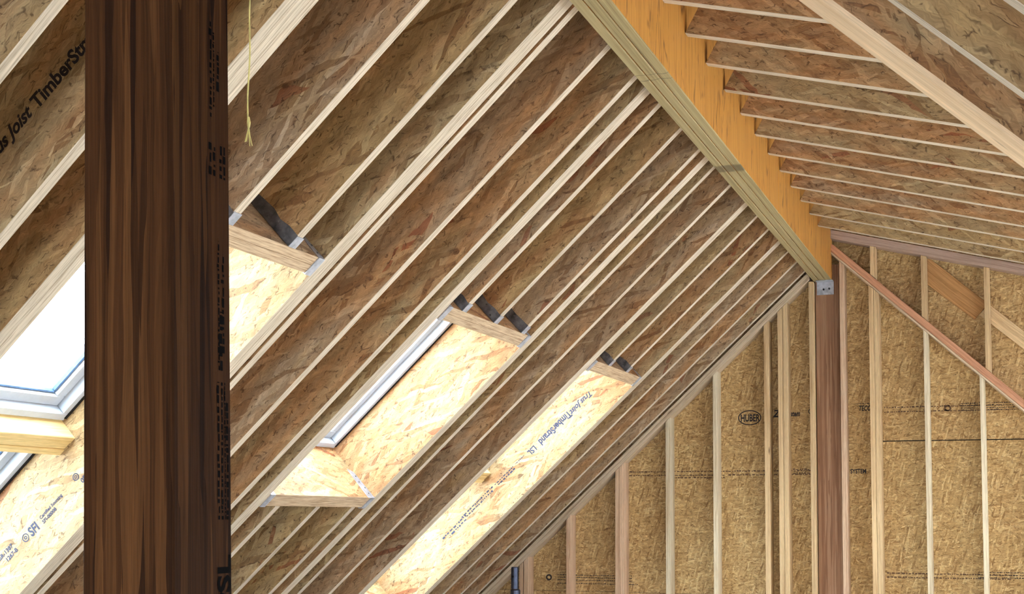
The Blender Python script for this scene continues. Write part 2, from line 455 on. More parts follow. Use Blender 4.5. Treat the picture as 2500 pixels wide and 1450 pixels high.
# roof decking (left slope, with skylight openings), dormer and right slope
def left_deck_M(y): return mat4(LP(0, y, DEP+0.001), U, YA, NL)
SKY = [(3.3395, 4.459, True), (5.654, 6.766, False), (7.946, 9.038, True)]   # openings between trimmers; True = a second light below
S_TOP, S_MID0, S_MID1, S_LOW = 1.217, 2.443, 2.549, 3.68
ce = empty('ceiling_left', mat4(LP(0, 0, DEP), U, YA, NL)); tag(ce, 'strand-board roof deck over the left slope', 'roof deck', kind='structure')
def deck(s0, s1, y0, y1):
    put('panel', boxm('panel', -s1, -s0, 0, y1-y0, 0, 0.018), ['deck', 'deck'], left_deck_M(y0), ce)
edges = [-3.1, SKY[0][0], SKY[0][1], SKY[1][0], SKY[1][1], SKY[2][0], SKY[2][1], 10.62]
for i in range(7):
    y0, y1 = edges[i], edges[i+1]
    if i % 2 == 0:
        deck(-0.70, 4.6, y0, y1-0.001)
    else:
        two = SKY[i//2][2]
        deck(-0.70, S_TOP, y0, y1-0.001)
        if two:
            deck(S_MID0, S_MID1, y0, y1-0.001); deck(S_LOW, 4.6, y0, y1-0.001)
        else:
            deck(S_MID0, 4.6, y0, y1-0.001)
D2 = 0.302
cr = empty('ceiling_right', mat4(W(XBR, 0, RZ), S2, YA, N2)); tag(cr, 'strand-board deck over the dormer and right slope', 'roof deck', kind='structure')
for (y0, y1) in ((3.2, 5.6), (5.6, 8.1), (8.1, 10.62)):
    put('panel', boxm('panel', -0.14, 4.35, 0, y1-y0-0.002, 0, 0.018), ['deck', 'deck'], mat4(W(RX, y0, RZ)+N2*(D2+0.001), S2, YA, N2), cr)
for (y0, y1) in ((-3.1, 0.2), (0.2, 3.19)):
    put('panel', boxm('panel', -0.42, 5.35, 0, y1-y0-0.002, 0, 0.018), ['deck', 'deck'], mat4(W(OX, y0, OZ)+N3*(DEP+0.001), S3, YA, N3), cr)
zs = lambda x: OZ-(x-OX)*math.tan(PHI3)
zd = lambda x: RZ-(x-RX)*math.tan(PHI2)
ck = prism('cheek', [(XBR+0.002, zs(XBR)+0.556+H), (2.6, zs(2.6)+0.556+H), (2.6, zd(2.6)+0.31+H), (XBR+0.002, zd(XBR)+0.33+H+0.28)], 3.206, 3.22)
tag(st(put('trim_1', ck, ['osb', 'osb'], Matrix.Identity(4))), 'strand-board cheek closing the side of the dormer', 'panel')
tag(st(put('trim_2', boxm('ridge_light_block', XBL-0.02, XBR+0.03, -3.1, 10.62, H+ZT+0.004, H+ZT+0.30), ['deck', 'deck'], Matrix.Identity(4))), 'added light-blocking board above the ridge beam', 'board')  # added unseen box, closes the light leak between the decks at the ridge

# ------------------------------------------------------------------ gable wall: sheathing, studs, plates, post
tL, t2, t3 = math.tan(PHI), math.tan(PHI2), math.tan(PHI3)
wg = empty('wall_gable', Matrix.Translation(W(-1.4, WALL+0.14, -1.6))); tag(wg, 'gable end wall sheathed in strand board behind open studs', 'wall', kind='structure')
YS = WALL+0.1405
def panel(x0, x1, z0, z1, tilt=0.0):
    me = prism('panel', [(0, 0), (x1-x0, tilt), (x1-x0, z1-z0+tilt), (0, z1-z0)], 0, 0.012)
    return put('panel', me, ['osb', 'osb'], Matrix.Translation(W(x0, YS, z0)), wg)
put('seam_light_block', boxm('seam_light_block', -4.98, 2.6, 0, 0.004, 0.004, H+2.75), ['hole', 'hole'], Matrix.Translation((0, YS+0.0135, 0)), wg)  # added dark sheet, stops sky light leaking through the panel seams
panel(-4.95, -3.0745, -1.598, -0.622); panel(-3.0725, -1.0255, -1.598, -0.622); panel(-1.0225, 2.6, -1.598, -0.622)
p_hub = None
panel(-4.95, -3.0745, -0.619, 0.5765); panel(-3.0725, -1.0255, -0.619, 0.5765)
panel(-1.0225, 2.6, -0.619, 0.589)
panel(-4.95, -3.0745, 0.578, 1.80); p_hub = panel(-3.0725, -1.0255, 0.578, 1.80)
panel(-1.0225, 2.6, 0.5965, 1.82)
panel(-3.0725, -1.0255, 1.8015, 2.75); panel(-1.0225, 2.6, 1.8215, 2.75)

def plate_left(n0, n1, name, mat, label):
    # rake plate under the left slope, up to the post
    def P(x, n): return (x, LZ+(x-LX)*tL+n/cL)
    x0, x1 = -4.80, -1.515
    prof = [P(x0, n0), P(x1, n0), P(x1, n1), P(x0, n1)]
    b = P(x0, n0)
    me = prism(name, [((x-b[0])*1.0, z-b[1]) for x, z in prof], 0, 0.14)
    # grain follows the slope: rotate the local frame
    q = [((x-b[0])*cL+(z-b[1])*sL, -(x-b[0])*sL+(z-b[1])*cL) for x, z in prof]
    me = prism(name, q, 0, 0.14)
    o = put(name, me, [mat, mat], mat4(W(b[0], WALL, b[1]), U, YA, NL), None, 0.0015)
    return tag(o, label, 'plate', 'rake plates of the gable wall')
plate_left(-0.026, -0.001, 'rake_plate', 'plate_grey', 'upper grey-tan rake plate along the left slope of the gable wall')
plate_left(-0.055, -0.0275, 'rake_plate', 'plate_grey', 'lower greyer rake plate along the left slope of the gable wall')
# small member above the plates keeps the gap to the deck closed: last wall blocking
o = put('wall_fill_board', prism('wall_fill_board', [(s_at_x(-1.51, 0)*-1, 0), (-4.25, 0), (-4.25, DEP-0.002), (-s_at_x(-1.51, DEP), DEP-0.002)], 0, 0.04), ['lsl', 'lsl_edge'], mat4(LP(0, WALL+0.03), U, YA, NL))
tag(o, 'strand-lumber fill board standing on the left rake plates', 'board')

def plate_right(name, x0, x1, z0, slope, th, mat, label, y=WALL, dep=0.137):
    a = math.atan(slope); S = Vector((math.cos(a), 0, -math.sin(a))); N = Vector((math.sin(a), 0, math.cos(a)))
    L = (x1-x0)/math.cos(a)
    me = prism(name, [(0, 0), (L, 0), (L, th), (th*slope, th)], 0, dep)
    o = put(name, me, [mat, mat], mat4(W(x0, y, z0), S, YA, N), None, 0.002)
    return tag(o, label, 'plate', 'rake plates of the gable wall')
zo = lambda x: OZ-(x-OX)*t3
plate_right('rake_plate', -1.395, 2.4, zo(-1.395), t3, 0.014, 'plate_grey', 'thin greyish lower ply under the orange sloping plate', WALL+0.006, 0.13)
plate_right('rake_plate', -1.400, 2.4, zo(-1.400)+0.015/c3, t3, 0.052, 'plate_orange', 'orange-toned sloping plate descending right across the gable wall')
WZ2 = 2.2742
zm = lambda x: WZ2-(x-RX)*t2
plate_right('rake_plate', -1.418, 2.5, zm(-1.418)-0.082/c2, t2, 0.068, 'plate_mauve', 'mauve-brown plate under the lowest dormer rafter, topmost on the gable wall', WALL, 0.105)

def stud(x0, x1, mat, label, ztop0=None, ztop1=None, z0=-1.598, y=WALL, dep=0.14, grp='wall studs of the gable wall', name='wall_stud'):
    # local X runs up the stud; profile in local (X up, Z across)
    w = x1-x0
    zt0, zt1 = ztop0, ztop1
    me = prism(name, [(0 if not isinstance(z0, tuple) else 0, 0), ((zt0 - (z0[0] if isinstance(z0, tuple) else z0)), 0), ((zt1-(z0[0] if isinstance(z0, tuple) else z0)), w), ((z0[1]-z0[0]) if isinstance(z0, tuple) else 0, w)], 0, dep)
    zz = z0[0] if isinstance(z0, tuple) else z0
    o = put(name, me, [mat, mat], mat4(W(x1, y, zz), (0, 0, 1), (0, 1, 0), (-1, 0, 0)), None, 0.0015)
    # profile Z (across) runs towards -x from x1, so swap the top heights
    return tag(o, label, 'stud', grp)
def stud_l(x0, x1, mat, label):
    zl = lambda x: LZ+(x-LX)*tL-0.057/cL
    return stud(x0, x1, mat, label, zl(x1), zl(x0))
def stud_r(x0, x1, mat, label):
    return stud(x0, x1, mat, label, zo(x1)-0.002, zo(x0)-0.002)
stud_l(-3.948, -3.916, 'stud_pink', 'pinkish stud of the left end pair beside the steel pipe, pipe side')
stud_l(-3.910, -3.872, 'stud_pink', 'tan stud of the left end pair, just right of its narrow dark gap')
stud_l(-3.535, -3.497, 'stud_pink', 'pinkish single stud left of the wide doubled stud')
stud_l(-3.111, -3.074, 'stud_pink', 'left half of the reddish doubled stud under the left rake')
stud_l(-3.073, -3.035, 'stud_pink', 'right half of the reddish doubled stud under the left rake')
stud_l(-2.685, -2.646, 'stud_white', 'pale single stud right of the reddish doubled stud')
stud_l(-2.294, -2.257, 'stud_white', 'whitest single stud left of the oval stamp on the sheathing')
stud_l(-1.880, -1.839, 'stud_tan', 'tan stud left of the dark narrow cavity')
stud_l(-1.770, -1.731, 'stud_tan', 'left stud of the pair right of the dark narrow cavity')
stud_l(-1.729, -1.691, 'stud_tan', 'right stud of the pair right of the dark narrow cavity')
stud(-1.522, -1.484, 'stud_tan', 'tan stud hugging the left side of the brown wall post', 1.853, 1.853)
stud_r(-1.284, -1.244, 'stud_pink', 'pinkish stud hugging the right side of the brown wall post')
stud_r(-1.062, -1.025, 'stud_tan', 'left stud of the doubled stud right of the wall post')
stud_r(-1.0235, -0.984, 'stud_tan', 'right stud of the doubled stud right of the wall post')
stud_r(-0.659, -0.622, 'stud_white', 'pale slightly wavy stud, second from the right edge')
stud_r(-0.258, -0.220, 'stud_white', 'pale straight stud nearest the right edge of the view')
stud_r(0.150, 0.188, 'stud_white', 'pale stud just beyond the right edge of the view')
def short(x0, x1, mat, label):
    b = lambda x: zo(x)+0.0675/c3+0.002
    t = lambda x: zm(x)-0.082/c2-0.002
    w = x1-x0
    me = prism('short_stud', [(0, 0), (t(x1)-b(x1), 0), (t(x0)-b(x1), w), (b(x0)-b(x1), w)], 0, 0.10)
    o = put('short_stud', me, [mat, mat], mat4(W(x1, WALL+0.004, b(x1)), (0, 0, 1), (0, 1, 0), (-1, 0, 0)), None, 0.0015)
    tag(o, label, 'stud', 'short studs between the sloping plates')
short(-1.048, -1.003, 'stud_tan', 'shortest stud between the mauve and orange plates, nearest the post')
short(-0.668, -0.626, 'stud_tan', 'middle short stud between the mauve and orange plates')
short(-0.213, -0.171, 'stud_tan', 'longest short stud between the mauve and orange plates, at the right')
# diagonal board nailed behind the short studs
bd = math.atan2(2.011-1.406, 0.063+0.618); SB = Vector((math.cos(bd), 0, -math.sin(bd))); NB = Vector((math.sin(bd), 0, math.cos(bd)))
xb = -0.634; zb = 2.011-(xb+0.618)*math.tan(bd)-0.002
o = put('diagonal_board', prism('diagonal_board', [(0.165*math.tan(bd), -0.165), (0.60, -0.155), (0.60, 0), (0.0, 0)], 0, 0.025), ['brace', 'brace'], mat4(W(xb, WALL+0.113, zb), SB, YA, NB), None, 0.002)
tag(o, 'orange-brown diagonal board behind the short studs, upper left length', 'board', 'diagonal boards behind the short studs')
o = put('diagonal_board', prism('diagonal_board', [(0.0, -0.105), (1.6, -0.105), (1.6, 0), (0.0, 0)], 0, 0.025), ['stud_tan', 'stud_tan'], mat4(W(xb, WALL+0.113, zb)+SB*0.603, SB, YA, NB), None, 0.002)
tag(o, 'pale tan diagonal board behind the longest short stud, lower right length', 'board', 'diagonal boards behind the short studs')

# the post built into the gable wall
wp = put('wall_post', boxm('wall_post', -0.0885, 0.0975, 0, 0.07, 0, H+1.99), ['wall_post', 'wall_post'], Matrix.Translation((-1.390, WALL+0.068, 0.002)), None, 0.003)
tag(wp, 'dark brown laminated post in the gable wall under the ridge beam end', 'post')

# ------------------------------------------------------------------ ridge beam: three plies
rb = empty('ridge_beam', Matrix.Translation(W((XBL+XBR)/2, -3.0, ZB)))
tag(rb, 'three-ply ridge beam with greenish underside and orange right face', 'beam')
tw = (XBR-XBL)/3
def ply(x0, x1, y0, y1, side):
    # local X along the beam (world Y), local Y across (world -X), local Z up
    me = mesh_from('ply', [(y0+3, -x1, 0), (y1+3, -x1, 0), (y1+3, -x0, 0), (y0+3, -x0, 0), (y0+3, -x1, ZT-ZB), (y1+3, -x1, ZT-ZB), (y1+3, -x0, ZT-ZB), (y0+3, -x0, ZT-ZB)],
                   [(0, 3, 2, 1), (4, 5, 6, 7), (0, 1, 5, 4), (1, 2, 6, 5), (2, 3, 7, 6), (3, 0, 4, 7)], lambda p: 0 if abs(p.normal.y) < 0.9 else 1)
    put('ply', me, ['beam_under', side], mat4(W(0, -3.0, ZB), (0, 1, 0), (-1, 0, 0), (0, 0, 1)), rb, 0.004)
YE = WALL+0.066
ply(XBL, XBL+tw-0.004, -3.0, YE, 'beam_side')
ply(XBL+tw, XBL+2*tw-0.003, -3.0, YE, 'beam_side')
ply(XBL+2*tw, XBR, -3.0, 7.940, 'beam_side'); ply(XBL+2*tw, XBR, 7.943, YE, 'beam_side')
# steel angle carrying the beam end
an = empty('steel_angle', Matrix.Translation(W(-1.40, YE, 1.80))); tag(an, 'small galvanised steel angle with two bolts under the ridge beam end', 'bracket')
put('wall_leg', boxm('wall_leg', -0.066, 0.066, -0.004, 0, -0.104, 0), ['steel', 'steel'], Matrix.Translation(W(-1.400, YE-0.001, ZB-0.003)), an)
put('beam_leg', boxm('beam_leg', -0.066, 0.066, -0.075, 0, -0.004, 0), ['steel', 'steel'], Matrix.Translation(W(-1.400, YE-0.001, ZB-0.0015)), an)
for bx, bz in ((-1.413, -0.064), (-1.369, -0.060)):
    put('bolt_head', tube('bolt_head', [(0, -0.004, 0), (0, -0.010, 0)], 0.0075, 6), ['hole'], Matrix.Translation(W(bx, YE-0.001, ZB+bz)), an)

# ------------------------------------------------------------------ left slope rafters
def rafter_mesh(s0, s1, t, plumb_top, plumb_low, name='rafter'):
    """s0 upper end, s1 lower end; local X up the slope from s1"""
    a_b = s_at_x(XBL-0.002, 0) if plumb_top else s0
    a_t = s_at_x(XBL-0.002, DEP) if plumb_top else s0
    b_b = s_at_x(XE, 0) if plumb_low else s1
    b_t = s_at_x(XE, DEP) if plumb_low else s1
    o = b_b
    return prism(name, [(0, 0), (o-a_b, 0), (o-a_t, DEP), (o-b_t, DEP)], 0, t), o
GL = 'rafters of the left slope'
def rafter(y0, y1, label, s0=None, s1=None, grp=GL, parent=None, name='rafter'):
    me, o = rafter_mesh(s0, s1, y1-y0, s0 is None, s1 is None, name)
    ob = put(name, me, ['lsl', 'lsl_edge'], mat4(LP(o, y0), U, YA, NL), parent, 0.0015)
    if parent is None: tag(ob, label, 'rafter', grp)
    return ob
def trimmer(y0, label, gap=0.0006, w=PL):
    e = empty('trimmer_rafter', mat4(LP(s_at_x(XE, 0), y0), U, YA, NL)); tag(e, label, 'rafter', 'doubled trimmer rafters beside the skylights')
    a = rafter(y0, y0+w, None, parent=e, name='ply'); b = rafter(y0+w+gap, y0+2*w+gap, None, parent=e, name='ply')
    return e, a, b
rafter(10.221, 10.265, 'strand-lumber rafter of the left slope nearest the gable stud wall')
rafter(9.826, 9.870, 'second rafter out from the gable stud wall on the left slope')
rafter(9.420, 9.464, 'third rafter from the gable stud wall, beside the far skylight trimmer')
tW = trimmer(9.040, 'wall-side doubled trimmer of the farthest skylight, stamped face lit white')
rafter(8.633, 8.677, 'wall-side cripple rafter above the farthest skylight header', None, 1.133, GL)
rafter(8.229, 8.272, 'camera-side cripple rafter above the farthest skylight header', None, 1.133, GL)
tT = trimmer(7.855, 'camera-side doubled trimmer of the farthest skylight')
rafter(7.396, 7.440, 'single rafter between far and middle skylights, nearer the far one')
rafter(6.973, 7.017, 'single rafter between far and middle skylights, nearer the middle one')
tQ = trimmer(6.768, 'wall-side doubled trimmer of the middle skylight, its inner face lit white', w=0.041)
for (ya, yb, nm) in ((6.613, 6.657, 'wall-side'), (6.215, 6.259, 'middle'), (5.806, 5.850, 'camera-side')):
    rafter(ya, yb, '%s cripple rafter above the middle skylight header' % nm, None, 1.133)
    rafter(ya, yb, '%s cripple rafter below the middle skylight lower header' % nm, 2.526, None)
tG = trimmer(5.563, 'camera-side doubled trimmer of the middle skylight, edged by silver frame')
rafter(5.396, 5.440, 'single rafter just camera-side of the middle skylight trimmer')
rafter(4.999, 5.043, 'single rafter midway between the near and middle skylights')
rafter(4.574, 4.618, 'single rafter split by a dark slot from the near skylight trimmer')
tE = trimmer(4.4600, 'wall-side doubled trimmer of the near skylight with certification stamps', 0.001)
rafter(4.190, 4.233, 'wall-side cripple rafter above the near skylight header, lit pale yellow', None, 1.133)
rafter(3.775, 3.817, 'cripple rafter above the near skylight header beside the big post', None, 1.133)
tC = trimmer(3.250, 'camera-side doubled trimmer of the near skylight left of the big post')
rafter(3.3405, 3.371, 'thin cripple ply fixed against the near skylight trimmer', None, 1.133)
rB = rafter(2.962, 3.006, 'rafter with large black brand stamp left of the big post')
rafter(2.565, 2.606, 'rafter crossing the upper left corner of the view')
rafter(2.160, 2.204, 'rafter next beyond the upper left corner of the view')
rafter(1.755, 1.799, 'rafter over the camera side of the big post, out of view')

# debris wedged in the slot between the near trimmer and the next rafter
for k, s in enumerate((0.62, 1.32)):
    o = put('wood_scrap', boxm('wood_scrap', -0.03, 0.03, 0, 0.018, 0, 0.05), ['lsl_edge', 'lsl_edge'], mat4(LP(s, 4.5525, 0.012), U, YA, NL))
    tag(o, ('upper' if k == 0 else 'lower')+' wood scrap wedged in the dark slot beside the near trimmer', 'scrap', 'scraps in the rafter slot')

# headers of the skylight openings
def header(y0, y1, s0, s1, label):
    e = empty('skylight_header', mat4(LP(s1, y0), U, YA, NL)); tag(e, label, 'header', 'headers framing the skylights')
    n = 2; w = (s1-s0)/n
    for i in range(n):
        # local X along the header (world Y), local Y down the slope, local Z up
        me = prism('ply', [(0, 0), (y1-y0, 0), (y1-y0, DEP-0.002), (0, DEP-0.002)], 0, w-0.0008)
        put('ply', me, ['lsl', 'header_edge'], mat4(LP(s0+i*w, y0), YA, -U, NL), e, 0.0015)
    return e
e0 = 0.002
hd1 = header(3.3405+e0, 4.460-e0, 1.1345, 1.217, 'upper header of the near skylight beside the big post')
hd2 = header(5.6535+e0, 6.768-e0, 1.1345, 1.217, 'upper header of the middle skylight')
hd3 = header(7.9455+e0, 9.040-e0, 1.1345, 1.217, 'upper header of the farthest skylight')
hd4 = header(5.6535+e0, 6.768-e0, 2.4415, 2.5245, 'lower header of the middle skylight with white-lit face')
hd5 = header(3.3405+e0, 4.460-e0, 3.68, 3.763, 'bottom header of the near skylight pair below the view')
hd6 = header(7.9455+e0, 9.040-e0, 3.68, 3.763, 'bottom header of the farthest skylight pair')
def midblock(y0, y1, label):
    e = empty('skylight_blocking', mat4(LP(S_MID1, y0, 0.29), U, YA, NL)); tag(e, label, 'blocking', 'blocking between paired skylights')
    for i in range(3):
        w = (S_MID1-S_MID0)/3
        dz = (0.0, 0.004, 0.0)[i]
        put('ply', prism('ply', [(0, dz), (y1-y0, dz), (y1-y0, 0.111), (0, 0.111)], 0, w-0.0012), ['block', 'block'], mat4(LP(S_MID0+i*w, y0, 0.294), YA, -U, NL), e, 0.002)
midblock(3.3405+e0, 4.460-e0, 'yellow layered blocking between the two near skylights')
midblock(7.9455+e0, 9.040-e0, 'yellow blocking between the two farthest skylights')

# joist hangers
def hanger_c(y0, y1, s, label, down=False):
    """hanger carrying a cripple on a header; s = header face, flanges along the cripple"""
    e = empty('joist_hanger', mat4(LP(s, y0), U, YA, NL)); tag(e, label, 'hanger', 'joist hangers at the skylight headers')
    L = 0.052; rnd = random.Random(int(y0*1000))
    x0, x1 = (0.001, L)
    put('seat', boxm('seat', x0, x1, -0.003, y1-y0+0.003, -0.0045, -0.001), ['steel', 'steel'], mat4(LP(s, y0), U, YA, NL), e)
    pr = [(x0, -0.003), (x1, -0.003), (x1+0.004, 0.05), (x1-0.004, 0.10), (x1+0.006, 0.15), (x1-0.002, 0.21), (x1-0.012, 0.26), (x0, 0.27)]
    pr = [(x+(rnd.uniform(-0.004, 0.004) if 0 < i < 7 else 0), z) for i, (x, z) in enumerate(pr)]
    put('side_flange', prism('side_flange', pr, -0.003, -0.0006), ['steel_dark', 'steel_dark'], mat4(LP(s, y0), U, YA, NL), e)
    put('side_flange', prism('side_flange', pr, y1-y0+0.0006, y1-y0+0.003), ['steel_dark', 'steel_dark'], mat4(LP(s, y0), U, YA, NL), e)
    for k in range(4):
        put('nail_head', tube('nail_head', [(0.015+0.022*(k % 2), -0.003, 0.04+0.055*k), (0.015+0.022*(k % 2), -0.006, 0.04+0.055*k)], 0.005, 6), ['steel_dark'], mat4(LP(s, y0), U, YA, NL), e)
for (a, b, nm) in ((6.613, 6.657, 'wall-side'), (6.215, 6.259, 'middle'), (5.806, 5.850, 'camera-side')):
    hanger_c(a, b, 1.1335, 'joist hanger on the %s cripple above the middle skylight' % nm)
hanger_c(8.633, 8.677, 1.1335, 'joist hanger on the wall-side cripple above the farthest skylight')
hanger_c(8.229, 8.272, 1.1335, 'joist hanger on the camera-side cripple above the farthest skylight')
hanger_c(4.190, 4.233, 1.1335, 'joist hanger on the pale cripple above the near skylight')
hanger_c(3.775, 3.817, 1.1335, 'joist hanger on the cripple beside the big post')
def hanger_h(y0, s0, s1, sgn, label, w=0.045, fw=0.045):
    """hanger under a header end; sgn = +1 when the trimmer is on the far (wall) side"""
    e = empty('header_hanger', mat4(LP(s1, y0), U, YA, NL)); tag(e, label, 'hanger', 'hangers under the header ends')
    ya, yb = (y0-w, y0-0.001) if sgn > 0 else (y0+0.001, y0+w)
    put('seat', boxm('seat', -(s1-s0)-0.003, 0.003, 0, yb-ya, -0.005, -0.001), ['steel', 'steel'], mat4(LP(s0, ya), U, YA, NL), e)
    if sgn > 0: ya = y0-fw
    for s, t0, t1 in ((s0, 0.0008, 0.003), (s1, -0.003, -0.0008)):
        pr = [(0, -0.004), (yb-ya, -0.004), (yb-ya, 0.20), (0.028 if sgn > 0 else yb-ya, 0.225), (0.020, 0.21), (0.0 if sgn > 0 else 0.0, 0.03)]
        put('side_flange', prism('side_flange', pr, min(-t0, -t1), max(-t0, -t1)), ['steel', 'steel'], mat4(LP(s, ya), YA, -U, NL), e)
        for k in range(4):
            yy = (yb-ya)*(0.7 if k % 2 else 0.5)
            d0, d1 = (-0.003, -0.006) if s == s0 else (0.003, 0.006)
            put('nail_head', tube('nail_head', [(yy, d0, 0.03+0.045*k), (yy, d1, 0.03+0.045*k)], 0.005, 6), ['steel_dark'], mat4(LP(s, ya), YA, -U, NL), e)
hanger_h(4.460, 1.1345, 1.217, 1, 'grey hanger under the wall-side end of the near skylight header')
hanger_h(5.6535, 1.1345, 1.217, -1, 'grey hanger under the camera-side end of the middle skylight header')
hanger_h(6.768, 1.1345, 1.217, 1, 'grey hanger under the wall-side end of the middle skylight header')
hanger_h(7.9455, 1.1345, 1.217, -1, 'grey hanger under the camera-side end of the farthest skylight header')
hanger_h(9.040, 1.1345, 1.217, 1, 'grey hanger under the wall-side end of the farthest skylight header')
hanger_h(5.6535, 2.4415, 2.5245, -1, 'grey hanger under the camera-side end of the lower header')
hanger_h(6.768, 2.4415, 2.5245, 1, 'bluish hanger with nail holes at the wall-side end of the lower header', 0.045, 0.075)

# skylight units on the roof deck
def skylight(n, y0, y1, s0, s1, label):
    e = empty('window_%d' % n, mat4(LP(s1, y0, DEP), U, YA, NL)); tag(e, label, 'skylight', kind='structure')
    B = mat4(LP(s0, y0, 0), -U, YA, -NL)       # local X down the slope, local Y along the ridge, local -Z up
    B = mat4(LP(s1, y0, 0), U, YA, NL); L = s1-s0; Wd = y1-y0
    fb, ft = DEP-0.016, 0.500
    def rail(nm, x0, x1, ya, yb, z0, z1, mat, bev=0.004):
        put(nm, boxm(nm, x0, x1, ya, yb, z0, z1), [mat, mat], B, e, bev)
    i0, i1, i2 = 0.004, 0.044, 0.098
    for nm, a, b, z0, z1, mat in (('frame_rail', i0, i1, fb, ft, 'pvc'), ('sash_rail', i1+0.001, i2, 0.432, ft, 'pvc'), ('gasket', i2+0.0005, i2+0.010, 0.446, 0.470, 'gasket')):
        rail(nm, a, b, a, Wd-a, z0, z1, mat); rail(nm, L-b, L-a, a, Wd-a, z0, z1, mat)
        rail(nm, b+0.0005, L-b-0.0005, a, b, z0, z1, mat); rail(nm, b+0.0005, L-b-0.0005, Wd-b, Wd-a, z0, z1, mat)
    # stepped bead along the frame and black seal strip under it
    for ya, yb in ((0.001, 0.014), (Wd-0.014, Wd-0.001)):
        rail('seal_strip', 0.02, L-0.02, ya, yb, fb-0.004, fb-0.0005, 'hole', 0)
    put('glass_pane', boxm('glass_pane', i2-0.01, L-i2+0.01, i2-0.01, Wd-i2+0.01, 0.472, 0.476), ['glass', 'glass'], B, e)
skylight(1, 3.3395, 4.459, S_TOP, S_MID0, 'near upper skylight, white frame with blown-out sky, left of the big post')
skylight(2, 3.3395, 4.459, S_MID1, S_LOW, 'near lower skylight below the yellow blocking at the left edge')
skylight(3, 5.654, 6.766, S_TOP, S_MID0, 'middle skylight with silver-blue frame strip')
skylight(4, 7.946, 9.038, S_TOP, S_MID0, 'farthest upper skylight hidden above its lit trimmer')
skylight(5, 7.946, 9.038, S_MID1, S_LOW, 'farthest lower skylight hidden above its lit trimmer')

# ------------------------------------------------------------------ dormer rafters and right-slope rafters
G = 0.4064; Y0 = 5.9414
names = ['tenth', 'ninth', 'eighth', 'seventh', 'sixth', 'fifth', 'fourth', 'third', 'second', 'first']
def rrafter(y, w, label):
    xa = XBR+0.001
    zz = RZ-(xa-RX)*t2
    L = (2.60-xa)/c2
    me = prism('dormer_rafter', [(0, 0), (L, 0), (L-D2*t2*0+D2*t2, D2) if False else (L, D2), (-D2*t2*-1, D2)], 0, w)
    o = put('dormer_rafter', me, ['lsl', 'lsl_edge'], mat4(W(xa, y, zz), S2, YA, N2), None, 0.0015)
    tag(o, label, 'rafter', 'dormer rafters right of the ridge beam')
for k in range(-5, 10):
    i = 9-k+1
    if k == 9: lab = 'dormer rafter nearest the gable wall, pale face above the mauve plate'
    elif i <= 12: lab = '%s dormer rafter out from the gable wall, right of the ridge beam' % ['', '', 'second', 'third', 'fourth', 'fifth', 'sixth', 'seventh', 'eighth', 'ninth', 'tenth', 'eleventh', 'twelfth'][i]
    else: lab = '%s dormer rafter out from the gable wall, beyond the top of the view' % {13: 'thirteenth', 14: 'fourteenth', 15: 'fifteenth'}[i]
    rrafter(Y0+k*G, 0.046, lab)
rrafter(10.30, 0.04, 'filler rafter hidden behind the mauve plate') if False else None
def srafter(y0, y1, mat0, mat1, label, bev=0.002, name='right_rafter'):
    xa = XBR+0.001; zz = zs(xa); L = (2.5-xa)/c3
    me = prism(name, [(0, 0), (L, 0), (L, DEP), (DEP*t3, DEP)], 0, y1-y0)
    o = put(name, me, [mat0, mat1], mat4(W(xa, y0, zz), S3, YA, N3), None, bev)
    return tag(o, label, 'rafter', 'steep rafters of the right slope')
pb = srafter(3.015, 3.200, 'lsl', 'peach', 'thick peach-coloured beam edging the dormer at the upper right', 0.012, 'dormer_trimmer_beam')
srafter(2.625, 2.660, 'lsl', 'lsl_edge', 'steep right-slope rafter just camera-side of the peach beam')
srafter(2.170, 2.208, 'lsl', 'lsl_edge', 'steep right-slope rafter at the extreme upper right corner')
srafter(1.760, 1.800, 'lsl', 'lsl_edge', 'steep right-slope rafter beyond the upper right corner')

# ------------------------------------------------------------------ foreground post
PY, PXL, PXR, PD = 1.745, -1.428, -1.254, 0.165
tilt = 0.033
pm = boxm('post', -(PXR-PXL)/2, (PXR-PXL)/2, 0, PD, -H-0.12, 1.85)
cut = mesh_from('post', [(v.co.x, v.co.y, v.co.z) for v in pm.vertices], [tuple(p.vertices) for p in pm.polygons])
Mp = Matrix.Translation(W((PXL+PXR)/2, PY, 0.12)) @ Matrix.Rotation(-tilt, 4, 'Y')
cut = mesh_from('post', [(x, y, z) for y in (0, PD) for z, x in ((-H-0.115, -0.087), (-H-0.115, 0.087), (1.735, 0.087), (1.735, -0.087))],
                [(0, 1, 2, 3), (4, 7, 6, 5), (0, 4, 5, 1), (1, 5, 6, 2), (2, 6, 7, 3), (3, 7, 4, 0)])
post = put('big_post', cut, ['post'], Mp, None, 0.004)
tag(post, 'big dark brown strand-lumber post standing in the left foreground', 'post')
# stamped print on the right face of the post: reads upwards
def post_face(y, z): # local frame: text x up, text y towards -Y (left when seen), normal +X
    return Mp @ mat4((0.0878, y, z), (0, 0, 1), (0, -1, 0), (1, 0, 0))
text_obj('PSL', 0.052, 'ink_black', post_face(0.157, -0.285), post, stretch=1.25)
bars([(0.0, 0.23, 0.030, 0.007), (0.0, 0.23, 0.020, 0.006), (0.0, 0.20, 0.004, 0.007), (0.0, 0.23, 0.012, 0.004)], 'ink_black', post_face(0.158, -0.13), post, seed=3)
bars([(0.0, 0.22, 0.020, 0.006), (0.03, 0.20, 0.006, 0.008), (0.0, 0.10, 0.012, 0.010)], 'ink_black', post_face(0.150, 0.12), post, seed=9)
bars([(0.0, 0.055, 0.040, 0.009), (0.0, 0.05, 0.030, 0.008), (0.0, 0.06, 0.010, 0.008), (0.0, 0.06, 0.000, 0.008)], 'ink_black', post_face(0.150, 0.45), post, seed=5)
